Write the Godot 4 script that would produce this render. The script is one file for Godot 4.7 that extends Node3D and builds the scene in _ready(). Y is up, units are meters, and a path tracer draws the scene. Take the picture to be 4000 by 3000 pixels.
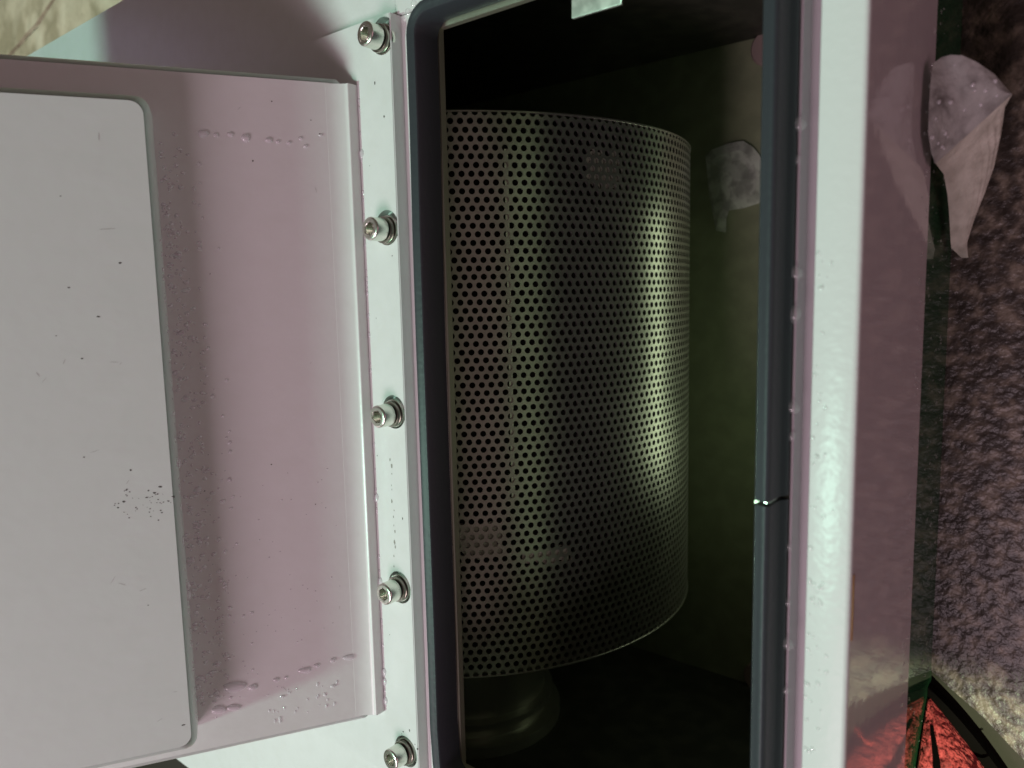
extends Node3D
# Open sheet-metal blower cabinet with a perforated filter cartridge inside, seen from above its front edge.
# Lengths are written in units of the camera's height above the cabinet top and multiplied by S to metres.
const S := 0.235
const FLOOR := -1.46      # floor inside the cabinet
const GROUND := -0.55     # paving in front of the cabinet
const CY := -0.753        # axis of the cartridge
const CZ := -1.669
const CR := 0.691
const CX0 := 0.3886
const CX1 := -0.911
var M := {}
var rng := RandomNumberGenerator.new()

# ---------------------------------------------------------------- helpers
func V(x: float, y: float, z: float) -> Vector3:
	return Vector3(x, y, z) * S

func numbered(parent: Node, called: String) -> String:
	if not parent.has_node(NodePath(called)):
		return called
	var k := 1
	while parent.has_node(NodePath("%s_%03d" % [called, k])):
		k += 1
	return "%s_%03d" % [called, k]

func thing(called: String, label: String, category: String, at := Vector3.ZERO) -> Node3D:
	var o := Node3D.new()
	o.name = numbered(self, called)
	add_child(o, true)
	o.position = at
	o.set_meta("label", label)
	o.set_meta("category", category)
	return o

func obj(called: String, mesh: Mesh, mat: Material, parent: Node = self) -> MeshInstance3D:
	var o := MeshInstance3D.new()
	o.name = numbered(parent, called)
	o.mesh = mesh
	o.material_override = mat
	o.cast_shadow = GeometryInstance3D.SHADOW_CASTING_SETTING_ON
	parent.add_child(o, true)
	return o

func struct(o: Node) -> Node:
	o.set_meta("kind", "structure")
	return o

func stuff(o: Node) -> Node:
	o.set_meta("kind", "stuff")
	return o

func begin() -> SurfaceTool:
	var st := SurfaceTool.new()
	st.begin(Mesh.PRIMITIVE_TRIANGLES)
	return st

func tri(st: SurfaceTool, p: Array, n: Array, uv: Array) -> void:
	var m: Vector3 = n[0] + n[1] + n[2]
	var order := [0, 1, 2]
	if (p[1] - p[0]).cross(p[2] - p[0]).dot(m) > 0.0:
		order = [0, 2, 1]
	for k in order:
		st.set_normal(n[k])
		st.set_uv(uv[k])
		st.add_vertex(p[k])

func quad(st: SurfaceTool, a: Vector3, b: Vector3, c: Vector3, d: Vector3, n: Vector3) -> void:
	tri(st, [a, b, c], [n, n, n], [Vector2(0, 0), Vector2(1, 0), Vector2(1, 1)])
	tri(st, [a, c, d], [n, n, n], [Vector2(0, 0), Vector2(1, 1), Vector2(0, 1)])

# A 2-D profile (outside on the right of its direction) carried along frames. Profile edges that turn by under 40 degrees are smooth.
func sweep(st: SurfaceTool, prof: PackedVector2Array, frames: Array, closed_prof := true, closed_path := false, caps := true) -> void:
	var np := prof.size()
	var segs := np if closed_prof else np - 1
	var sn := []
	for i in segs:
		var d := (prof[(i + 1) % np] - prof[i]).normalized()
		sn.append(Vector2(d.y, -d.x))
	var na := []
	var nb := []
	for i in segs:
		var prev: Vector2 = sn[(i - 1 + segs) % segs] if closed_prof or i > 0 else sn[i]
		var next: Vector2 = sn[(i + 1) % segs] if closed_prof or i < segs - 1 else sn[i]
		var cur: Vector2 = sn[i]
		na.append((cur + prev).normalized() if cur.dot(prev) > 0.76 else cur)
		nb.append((cur + next).normalized() if cur.dot(next) > 0.76 else cur)
	var nf := frames.size()
	for f in (nf if closed_path else nf - 1):
		var t0: Transform3D = frames[f]
		var t1: Transform3D = frames[(f + 1) % nf]
		for i in segs:
			var p0 := prof[i]
			var p1 := prof[(i + 1) % np]
			var a := t0 * Vector3(p0.x, p0.y, 0)
			var b := t0 * Vector3(p1.x, p1.y, 0)
			var c := t1 * Vector3(p1.x, p1.y, 0)
			var e := t1 * Vector3(p0.x, p0.y, 0)
			var n0: Vector2 = na[i]
			var n1: Vector2 = nb[i]
			var va := (t0.basis * Vector3(n0.x, n0.y, 0)).normalized()
			var vb := (t0.basis * Vector3(n1.x, n1.y, 0)).normalized()
			var vc := (t1.basis * Vector3(n1.x, n1.y, 0)).normalized()
			var ve := (t1.basis * Vector3(n0.x, n0.y, 0)).normalized()
			tri(st, [a, b, c], [va, vb, vc], [Vector2(0, f), Vector2(1, f), Vector2(1, f + 1)])
			tri(st, [a, c, e], [va, vc, ve], [Vector2(0, f), Vector2(1, f + 1), Vector2(0, f + 1)])
	if caps and closed_prof and not closed_path:
		var ids := Geometry2D.triangulate_polygon(prof)
		for w in [0, nf - 1]:
			var t: Transform3D = frames[w]
			var other: Transform3D = frames[1 if w == 0 else nf - 2]
			var n := (t.origin - other.origin).normalized()
			for k in range(0, ids.size(), 3):
				var ps := []
				for q in 3:
					var pp := prof[ids[k + q]]
					ps.append(t * Vector3(pp.x, pp.y, 0))
				tri(st, ps, [n, n, n], [Vector2.ZERO, Vector2.ZERO, Vector2.ZERO])

# Profile given as (z, y) pairs, drawn from x0 to x1.
func along_x(st: SurfaceTool, zy: Array, x0: float, x1: float, closed := true) -> void:
	var pr := PackedVector2Array()
	for p in zy:
		pr.append(p)
	var area := 0.0
	for i in pr.size():
		var q := pr[(i + 1) % pr.size()]
		area += pr[i].x * q.y - q.x * pr[i].y
	if closed and area < 0.0:
		pr.reverse()
	var fr := []
	for x in [x0, x1]:
		fr.append(Transform3D(Basis(Vector3(0, 0, S), Vector3(0, S, 0), Vector3(-S, 0, 0)), V(x, 0, 0)))
	sweep(st, pr, fr, closed)

func lathe(st: SurfaceTool, prof: Array, o: Vector3, axis: Vector3, side: Vector3, n := 32, closed := true) -> void:
	# prof: (radius, height) pairs in units of S; axis and side are unit vectors; o in metres
	var pr := PackedVector2Array()
	for p in prof:
		pr.append(p)
	var area := 0.0
	for i in pr.size():
		var q := pr[(i + 1) % pr.size()]
		area += pr[i].x * q.y - q.x * pr[i].y
	if closed and area < 0.0:
		pr.reverse()
	var fr := []
	var up := axis.cross(side)
	for k in n:
		var a := TAU * k / n
		var r := side * cos(a) + up * sin(a)
		fr.append(Transform3D(Basis(r * S, axis * S, r.cross(axis) * S), o))
	sweep(st, pr, fr, closed, true, false)

func round_rect(w: float, h: float, r: float, k := 4) -> PackedVector2Array:
	var out := PackedVector2Array()
	for c in [[w - r, -h + r, -PI / 2], [w - r, h - r, 0.0], [-w + r, h - r, PI / 2], [-w + r, -h + r, PI]]:
		for i in k + 1:
			var a: float = c[2] + PI / 2 * i / k
			out.append(Vector2(c[0] + r * cos(a), c[1] + r * sin(a)))
	return out

# A box with its edges rounded by r; size in units of S, placed by t (metres).
func rbox(st: SurfaceTool, size: Vector3, r: float, t: Transform3D, k := 4, corner := 0.0) -> void:
	var hx := size.x / 2
	var hy := size.y / 2
	var hz := size.z / 2
	var pr := round_rect(hx, hy, maxf(r, corner), k)
	var fr := []
	for side in [-1, 1]:
		for j in k + 1:
			var a := PI / 2 * (j if side < 0 else k - j) / k
			var inset := r * (1.0 - sin(a))
			var z: float = side * (hz - r + r * cos(a))
			fr.append(t * Transform3D(Basis(Vector3(S * (hx - inset) / hx, 0, 0), Vector3(0, S * (hy - inset) / hy, 0), Vector3(0, 0, S)), Vector3(0, 0, z * S)))
	sweep(st, pr, fr, true, false, true)

func slab(st: SurfaceTool, a: Vector3, b: Vector3) -> void:
	# plain box between two corners, in units of S
	var lo := Vector3(minf(a.x, b.x), minf(a.y, b.y), minf(a.z, b.z)) * S
	var hi := Vector3(maxf(a.x, b.x), maxf(a.y, b.y), maxf(a.z, b.z)) * S
	for ax in 3:
		var u := (ax + 1) % 3
		var w := (ax + 2) % 3
		for s in 2:
			var n := Vector3.ZERO
			n[ax] = 1.0 if s == 1 else -1.0
			var ps := []
			for c in [[0, 0], [1, 0], [1, 1], [0, 1]]:
				var p := Vector3.ZERO
				p[ax] = hi[ax] if s == 1 else lo[ax]
				p[u] = hi[u] if c[0] == 1 else lo[u]
				p[w] = hi[w] if c[1] == 1 else lo[w]
				ps.append(p)
			quad(st, ps[0], ps[1], ps[2], ps[3], n)

func slab_mesh(a: Vector3, b: Vector3) -> Mesh:
	var st := begin()
	slab(st, a, b)
	return st.commit()

# A flattened bead lying on a surface: o its centre (metres), n the surface normal, l the long direction.
func bead(st: SurfaceTool, o: Vector3, n: Vector3, l: Vector3, r: float, stretch: float, tall: float, lean := 0.0) -> void:
	var w := n.cross(l).normalized()
	var nu := 10
	var nv := 4
	var rows := []
	for j in nv + 1:
		var e := PI / 2 * j / nv
		var row := []
		for i in nu:
			var a := TAU * i / nu
			var rr := r * cos(e) * (1.0 + 0.14 * sin(2.0 * a + r * 9000.0) + 0.1 * sin(3.0 * a + r * 5000.0))
			row.append(o + (l * (cos(a) * stretch * rr + lean * r * sin(e)) + w * sin(a) * rr + n * sin(e) * r * tall) * S)
		rows.append(row)
	for j in nv:
		for i in nu:
			var q := (i + 1) % nu
			var ps := [rows[j][i], rows[j][q], rows[j + 1][q], rows[j + 1][i]]
			var ns := []
			for p in ps:
				var d: Vector3 = (p - o) / S
				var x := d.dot(l) / stretch
				var y := d.dot(w)
				var z := d.dot(n) / tall
				ns.append((l * x / stretch + w * y + n * z / tall).normalized())
			tri(st, [ps[0], ps[1], ps[2]], [ns[0], ns[1], ns[2]], [Vector2.ZERO, Vector2.ZERO, Vector2.ZERO])
			if j < nv - 1:
				tri(st, [ps[0], ps[2], ps[3]], [ns[0], ns[2], ns[3]], [Vector2.ZERO, Vector2.ZERO, Vector2.ZERO])

# A thin blob of dirt: an uneven fan slightly above a surface.
func speck(st: SurfaceTool, o: Vector3, n: Vector3, l: Vector3, r: float, stretch := 1.0) -> void:
	var w := n.cross(l).normalized()
	var pts := []
	for i in 8:
		var a := TAU * i / 8
		var rr := r * rng.randf_range(0.6, 1.1)
		pts.append(o + (l * cos(a) * rr * stretch + w * sin(a) * rr) * S)
	var top := o + n * r * 0.35 * S
	for i in 8:
		var a: Vector3 = pts[i]
		var b: Vector3 = pts[(i + 1) % 8]
		tri(st, [a, b, top], [n, n, n], [Vector2.ZERO, Vector2.ZERO, Vector2.ZERO])

func noise(freq: float, sd: int, octaves := 4, kind := FastNoiseLite.TYPE_SIMPLEX_SMOOTH) -> FastNoiseLite:
	var n := FastNoiseLite.new()
	n.seed = sd
	n.frequency = freq
	n.noise_type = kind
	n.fractal_octaves = octaves
	return n

func tex(n: FastNoiseLite, size: int, cols: Array, offs: Array) -> NoiseTexture2D:
	var t := NoiseTexture2D.new()
	t.width = size
	t.height = size
	t.seamless = true
	t.noise = n
	var g := Gradient.new()
	g.offsets = PackedFloat32Array(offs)
	var cc := PackedColorArray()
	for c in cols:
		cc.append(c)
	g.colors = cc
	t.color_ramp = g
	return t

func bump(n: FastNoiseLite, size: int, strength: float) -> NoiseTexture2D:
	var t := NoiseTexture2D.new()
	t.width = size
	t.height = size
	t.seamless = true
	t.noise = n
	t.as_normal_map = true
	t.bump_strength = strength
	return t

func lin(r: float, g: float, b: float) -> Color:
	return Color(r, g, b).linear_to_srgb()

func mat(c: Color, rough: float, metal := 0.0, spec := 0.5) -> StandardMaterial3D:
	var m := StandardMaterial3D.new()
	m.albedo_color = c
	m.roughness = rough
	m.metallic = metal
	m.metallic_specular = spec
	m.cull_mode = BaseMaterial3D.CULL_DISABLED
	return m

func tri_map(m: StandardMaterial3D, scale: float) -> StandardMaterial3D:
	m.uv1_triplanar = true
	m.uv1_world_triplanar = true
	m.uv1_scale = Vector3.ONE * scale
	return m

func materials() -> void:
	# white powder coat: faint orange peel
	var peel := bump(noise(0.035, 3, 2), 512, 3.0)
	var p := mat(lin(0.74, 0.75, 0.74), 0.3)
	p.normal_enabled = true
	p.normal_texture = peel
	p.normal_scale = 0.10
	tri_map(p, 9.0)
	p.albedo_color = Color.WHITE
	p.albedo_texture = tex(noise(0.008, 5, 6), 1024, [lin(0.735, 0.74, 0.73), lin(0.745, 0.752, 0.745), lin(0.755, 0.762, 0.757)], [0.2, 0.45, 0.8])
	M.paint = p
	var w := mat(lin(0.70, 0.71, 0.70), 0.26, 0.0, 0.26)
	w.normal_enabled = true
	w.normal_texture = peel
	w.normal_scale = 0.15
	tri_map(w, 13.0)
	M.paint_wet = w
	M.gutter_shaded = mat(lin(0.50, 0.43, 0.47), 0.4)  # white paint in shade: the mauve tone is put into its colour
	var pl := mat(lin(0.70, 0.72, 0.70), 0.42)
	pl.albedo_color = Color.WHITE
	pl.albedo_texture = tex(noise(0.006, 6, 5), 1024, [lin(0.685, 0.725, 0.705), lin(0.695, 0.735, 0.715), lin(0.70, 0.74, 0.72)], [0.25, 0.5, 0.8])
	pl.normal_enabled = true
	pl.normal_texture = peel
	pl.normal_scale = 0.06
	tri_map(pl, 9.0)
	M.panel = pl
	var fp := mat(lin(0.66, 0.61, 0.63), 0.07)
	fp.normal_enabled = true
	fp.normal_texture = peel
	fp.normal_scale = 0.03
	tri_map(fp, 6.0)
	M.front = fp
	M.green = mat(lin(0.035, 0.135, 0.060), 0.05, 0.4)
	# dark lining of the inside
	var ff := mat(Color.WHITE, 0.45)
	ff.albedo_texture = tex(noise(0.02, 13, 5), 512, [lin(0.27, 0.30, 0.19), lin(0.32, 0.35, 0.22)], [0.3, 0.75])
	tri_map(ff, 4.0)
	M.floor_lining = ff
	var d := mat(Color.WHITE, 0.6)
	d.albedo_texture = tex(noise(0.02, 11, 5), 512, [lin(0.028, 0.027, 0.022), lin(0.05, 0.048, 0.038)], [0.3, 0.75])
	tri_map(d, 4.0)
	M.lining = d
	var fw := mat(Color.WHITE, 0.5)
	fw.albedo_texture = tex(noise(0.02, 12, 5), 512, [lin(0.74, 0.72, 0.46), lin(0.84, 0.82, 0.55)], [0.3, 0.75])
	tri_map(fw, 4.0)
	M.front_lining = fw  # pale yellow coat of the added bounce strip
	var rb := mat(lin(0.036, 0.041, 0.048), 0.42, 0.0, 0.36)
	rb.normal_enabled = true
	rb.normal_texture = bump(noise(0.09, 21, 3), 256, 2.0)
	rb.normal_scale = 0.12
	tri_map(rb, 12.0)
	M.rubber = rb
	M.edge = mat(lin(0.42, 0.42, 0.33), 0.35, 0.7)
	M.steel = mat(lin(0.74, 0.76, 0.68), 0.27, 1.0)
	M.steel_dark = mat(lin(0.40, 0.38, 0.33), 0.28, 1.0)
	M.pipe = mat(lin(0.50, 0.48, 0.43), 0.32, 0.75)
	var sc := mat(Color.WHITE, 0.31, 0.9)
	sc.albedo_texture = tex(noise(0.012, 31, 5), 512, [lin(0.52, 0.50, 0.475), lin(0.62, 0.595, 0.565)], [0.3, 0.7])
	tri_map(sc, 5.0)
	M.screen = sc
	M.core = mat(lin(0.022, 0.014, 0.011), 0.8)
	M.media = mat(lin(0.78, 0.72, 0.70), 0.8)
	var tb := mat(Color.WHITE, 0.35, 0.6)
	tb.albedo_texture = tex(noise(0.03, 33, 5), 256, [lin(0.38, 0.40, 0.36), lin(0.62, 0.64, 0.58)], [0.3, 0.7])
	tri_map(tb, 14.0)
	M.tab = tb
	var pa := mat(Color.WHITE, 0.85)
	pa.albedo_texture = tex(noise(0.02, 35, 4), 256, [lin(0.34, 0.36, 0.31), lin(0.62, 0.66, 0.58)], [0.35, 0.65])
	tri_map(pa, 12.0)
	M.patch = pa
	M.disc = mat(lin(0.36, 0.27, 0.25), 0.5)
	# water
	var wa := mat(Color(0.97, 0.96, 0.98, 0.5), 0.03)
	wa.transparency = BaseMaterial3D.TRANSPARENCY_ALPHA
	M.water = wa
	var wc := mat(Color(0.95, 0.97, 0.96, 0.16), 0.03)
	wc.transparency = BaseMaterial3D.TRANSPARENCY_ALPHA
	M.water_clear = wc
	M.dirt = mat(lin(0.08, 0.075, 0.068), 0.8)
	M.scratch = mat(lin(0.53, 0.55, 0.53), 0.6)
	M.scuff = mat(lin(0.30, 0.29, 0.26), 0.7)
	M.rust = mat(lin(0.45, 0.25, 0.07), 0.6)
	# paving: pale stone behind, dark wet stone in front
	var st1 := mat(Color.WHITE, 0.75)
	st1.albedo_texture = tex(noise(0.008, 41, 6), 1024, [lin(0.46, 0.36, 0.25), lin(0.70, 0.56, 0.42), lin(0.80, 0.66, 0.51)], [0.25, 0.5, 0.75])
	st1.normal_enabled = true
	st1.normal_texture = bump(noise(0.02, 42, 5), 512, 6.0)
	st1.normal_scale = 0.6
	tri_map(st1, 1.6)
	M.stone = st1
	var st2 := mat(Color.WHITE, 0.42)
	st2.albedo_texture = tex(noise(0.016, 43, 8), 1024, [lin(0.036, 0.027, 0.022), lin(0.078, 0.060, 0.048), lin(0.20, 0.160, 0.125)], [0.3, 0.52, 0.78])
	st2.normal_enabled = true
	st2.normal_texture = bump(noise(0.03, 45, 6), 1024, 3.5)
	st2.normal_scale = 1.0
	tri_map(st2, 6.0)
	M.stone_wet = st2
	M.joint = mat(lin(0.03, 0.022, 0.016), 0.8)
	var lf := mat(Color.WHITE, 0.55)
	lf.albedo_texture = tex(noise(0.015, 51, 5), 512, [lin(0.16, 0.155, 0.145), lin(0.36, 0.36, 0.345), lin(0.44, 0.44, 0.42)], [0.15, 0.45, 0.8])
	tri_map(lf, 14.0)
	lf.normal_enabled = true
	lf.normal_texture = bump(noise(0.04, 53, 4), 512, 5.0)
	lf.normal_scale = 0.5
	M.leaf = lf
	var lu := mat(Color.WHITE, 0.65)
	lu.albedo_texture = tex(noise(0.015, 52, 5), 512, [lin(0.40, 0.385, 0.32), lin(0.62, 0.60, 0.52)], [0.3, 0.7])
	tri_map(lu, 14.0)
	lu.normal_enabled = true
	lu.normal_texture = bump(noise(0.04, 54, 4), 512, 5.0)
	lu.normal_scale = 0.7
	M.leaf_lit = lu  # paler than the upper half: light on this side put into the colour
	var rd := mat(Color.WHITE, 0.85)
	rd.albedo_texture = tex(noise(0.045, 61, 3), 512, [lin(0.012, 0.006, 0.006), lin(0.56, 0.062, 0.070), lin(0.68, 0.085, 0.092)], [0.22, 0.30, 0.7])
	rd.normal_enabled = true
	rd.normal_texture = bump(noise(0.06, 62, 3), 512, 10.0)
	tri_map(rd, 9.0)
	M.knit = rd
	M.black = mat(lin(0.005, 0.004, 0.004), 0.95, 0.0, 0.1)
	M.red = mat(lin(0.62, 0.06, 0.055), 0.7)

# ---------------------------------------------------------------- scene
func _ready() -> void:
	rng.seed = 7
	# camera: above the front edge, looking down and back, rolled so that the cabinet's length runs down the picture
	var cam := Camera3D.new()
	cam.name = "camera"
	cam.transform = Transform3D(Basis(Vector3(-0.02139, -0.64159, 0.76675), Vector3(0.99236, -0.10684, -0.06172), Vector3(0.12151, 0.75958, 0.63897)).orthonormalized(), V(0, 1, 0))
	cam.fov = 53.13
	cam.near = 0.01
	cam.far = 100.0
	var lens := CameraAttributesPhysical.new()
	lens.frustum_focal_length = 24.0
	lens.frustum_focus_distance = 0.375
	lens.frustum_near = 0.01
	lens.frustum_far = 100.0
	lens.exposure_aperture = 10.0
	cam.attributes = lens
	add_child(cam)
	cam.current = true
	var we := WorldEnvironment.new()
	we.name = "environment"
	var env := Environment.new()
	env.background_mode = Environment.BG_COLOR
	env.background_color = lin(0.098, 0.073, 0.064)
	env.tonemap_mode = Environment.TONE_MAPPER_LINEAR
	env.tonemap_exposure = 1.0
	env.sdfgi_enabled = true
	env.ssao_enabled = true
	env.ssil_enabled = true
	we.environment = env
	add_child(we)
	# greenish flood lamp high behind the cabinet
	var mint := SpotLight3D.new()
	mint.name = "flood_lamp"
	mint.light_color = lin(0.58, 1.0, 0.79)
	mint.light_energy = 3.75
	mint.light_size = 0.13
	mint.spot_angle = 50.0
	mint.spot_range = 20.0
	mint.spot_attenuation = 2.0
	mint.shadow_enabled = true
	var aim := V(-0.3, 0, -0.8)
	mint.position = aim + Vector3(-0.25, 0.926, -0.292) * 2.6
	add_child(mint)
	mint.look_at(aim, Vector3(0, 0, 1))
	# wide rosy lamp overhead and slightly in front
	var rose := AreaLight3D.new()
	rose.name = "rose_lamp"
	rose.light_color = lin(1.0, 0.765, 0.865)
	rose.light_energy = 1.42
	rose.area_size = Vector2(0.66, 0.66)
	rose.shadow_enabled = true
	rose.position = aim + Vector3(-0.58, 0.80, 0.03) * 1.7
	add_child(rose)
	rose.look_at(aim, Vector3(1, 0, 0))
	# small violet lamp far behind, mirrored in the cabinet top
	var violet := SpotLight3D.new()
	violet.name = "violet_lamp"
	violet.light_color = lin(0.74, 0.62, 1.0)
	violet.light_energy = 0.05
	violet.light_size = 0.06
	violet.spot_angle = 14.0
	violet.spot_range = 20.0
	violet.shadow_enabled = true
	violet.position = V(0.62, 0, -2.15) + Vector3(0.264, 0.416, -0.87) * 3.0
	add_child(violet)
	violet.look_at(V(0.62, 0, -2.15), Vector3.UP)
	# added mauve fill light, brightens the faces turned to the front
	var glow := AreaLight3D.new()
	glow.name = "front_fill"
	glow.light_color = lin(1.0, 0.52, 0.68)
	glow.light_energy = 0.38
	glow.area_size = Vector2(1.4, 0.8)
	glow.shadow_enabled = true
	glow.position = Vector3(-0.1, 0.35, 2.0)
	add_child(glow)
	glow.look_at(V(-0.2, 0, -0.3), Vector3.UP)
	# added narrow spot, makes the lit patch of paving by the shoe
	var patch_spot := SpotLight3D.new()
	patch_spot.name = "patch_spot"
	patch_spot.light_color = lin(0.84, 1.0, 0.62)
	patch_spot.light_energy = 1.0
	patch_spot.light_size = 0.01
	patch_spot.spot_angle = 7.0
	patch_spot.spot_angle_attenuation = 0.3
	patch_spot.spot_range = 10.0
	patch_spot.shadow_enabled = true
	patch_spot.position = V(-1.9, 2.2, 1.1)
	add_child(patch_spot)
	patch_spot.look_at(V(-1.11, GROUND, -0.10), Vector3.UP)
	# added area lights, hidden low inside, for the bright streak on the cartridge
	for h in [["added_floor_light", 0.0038, 0.90, -0.20], ["added_floor_light_end", 0.0020, 0.22, -0.54]]:
		var inner := AreaLight3D.new()
		inner.name = h[0]
		inner.light_color = lin(0.82, 1.0, 0.62)
		inner.light_energy = h[1]
		inner.area_size = Vector2(h[2], 0.12) * S
		inner.shadow_enabled = true
		inner.position = V(h[3], -1.36, -0.60)
		add_child(inner)
		inner.look_at(V(h[3], -0.95, -1.0), Vector3.UP)
	materials()
	paving()
	cabinet()
	lid()
	cartridge()
	inside_things()
	leaf()
	shoe()

func paving() -> void:
	var root := Node3D.new()
	root.name = "pavement"
	add_child(root, true)
	struct(root)
	# bed of earth under and between the slabs, open where the cabinet is sunk
	var st := begin()
	for r in [[-60, 60, -0.31, 30], [-60, 60, -60, -3.05], [-60, -1.43, -3.05, -0.31], [0.83, 60, -3.05, -0.31]]:
		quad(st, V(r[0], GROUND - 0.02, r[2]), V(r[1], GROUND - 0.02, r[2]), V(r[1], GROUND - 0.02, r[3]), V(r[0], GROUND - 0.02, r[3]), Vector3.UP)
	obj("earth", st.commit(), M.joint, root)
	# front slabs, uneven outlines; wide dark gap between them draws the shadowed joint
	slab_piece(root, [Vector2(-0.715, -0.305), Vector2(-0.835, -0.150), Vector2(-1.19, 0.22), Vector2(-1.19, 0.9), Vector2(2.4, 0.9), Vector2(2.4, -0.305)], M.stone_wet, 0.0)
	slab_piece(root, [Vector2(-0.79, -0.30), Vector2(-0.912, -0.180), Vector2(-1.27, 0.19), Vector2(-1.27, 1.2), Vector2(-2.6, 1.2), Vector2(-2.6, -0.30)], M.stone_wet, 0.0)
	# pale slabs to the right and behind
	slab_piece(root, [Vector2(0.86, -0.33), Vector2(3.2, -0.33), Vector2(3.2, -3.0), Vector2(0.86, -3.0)], M.stone, 0.0)
	slab_piece(root, [Vector2(0.86, -3.03), Vector2(3.2, -3.03), Vector2(2.7, -4.6), Vector2(1.4, -4.0), Vector2(1.32, -4.3), Vector2(1.2, -5.1), Vector2(-1.5, -5.2), Vector2(-1.5, -3.06)], M.stone, 0.0)
	slab_piece(root, [Vector2(3.2, -3.06), Vector2(2.73, -4.62), Vector2(1.41, -4.04), Vector2(1.345, -4.31), Vector2(1.225, -5.12), Vector2(-1.5, -5.23), Vector2(-1.5, -9), Vector2(7, -9), Vector2(7, -3.06)], M.stone, 0.0)
	slab_piece(root, [Vector2(-1.46, -0.33), Vector2(-1.46, -3.0), Vector2(-4, -3.0), Vector2(-4, -0.33)], M.stone, 0.0)

func slab_piece(root: Node, pts: Array, m: Material, lift: float) -> void:
	# an uneven paving slab: top fan with a worn, wobbling rim
	var rim := PackedVector2Array()
	for i in pts.size():
		var a: Vector2 = pts[i]
		var b: Vector2 = pts[(i + 1) % pts.size()]
		var n := maxi(2, int(a.distance_to(b) / 0.06))
		n = mini(n, 60)
		for k in n:
			var p := a.lerp(b, float(k) / n)
			if k > 0:
				p += Vector2(rng.randf_range(-1, 1), rng.randf_range(-1, 1)) * 0.006
			rim.append(p)
	var ids := Geometry2D.triangulate_polygon(rim)
	var st := begin()
	for k in range(0, ids.size(), 3):
		var ps := []
		for q in 3:
			var p := rim[ids[k + q]]
			ps.append(V(p.x, GROUND + lift, p.y))
		tri(st, ps, [Vector3.UP, Vector3.UP, Vector3.UP], [Vector2.ZERO, Vector2.ZERO, Vector2.ZERO])
	for i in rim.size():
		var a := rim[i]
		var b := rim[(i + 1) % rim.size()]
		var d := (b - a).normalized()
		var n := Vector3(d.y, 0, -d.x)
		quad(st, V(a.x, GROUND + lift, a.y), V(b.x, GROUND + lift, b.y), V(b.x, GROUND - 0.03, b.y), V(a.x, GROUND - 0.03, a.y), n)
	obj("stone_slab", st.commit(), m, root)

func bolt_xs() -> Array:
	return [[0.470, -1.143], [0.120, -1.153], [-0.239, -1.155], [-0.602, -1.159], [-0.961, -1.160]]

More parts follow.
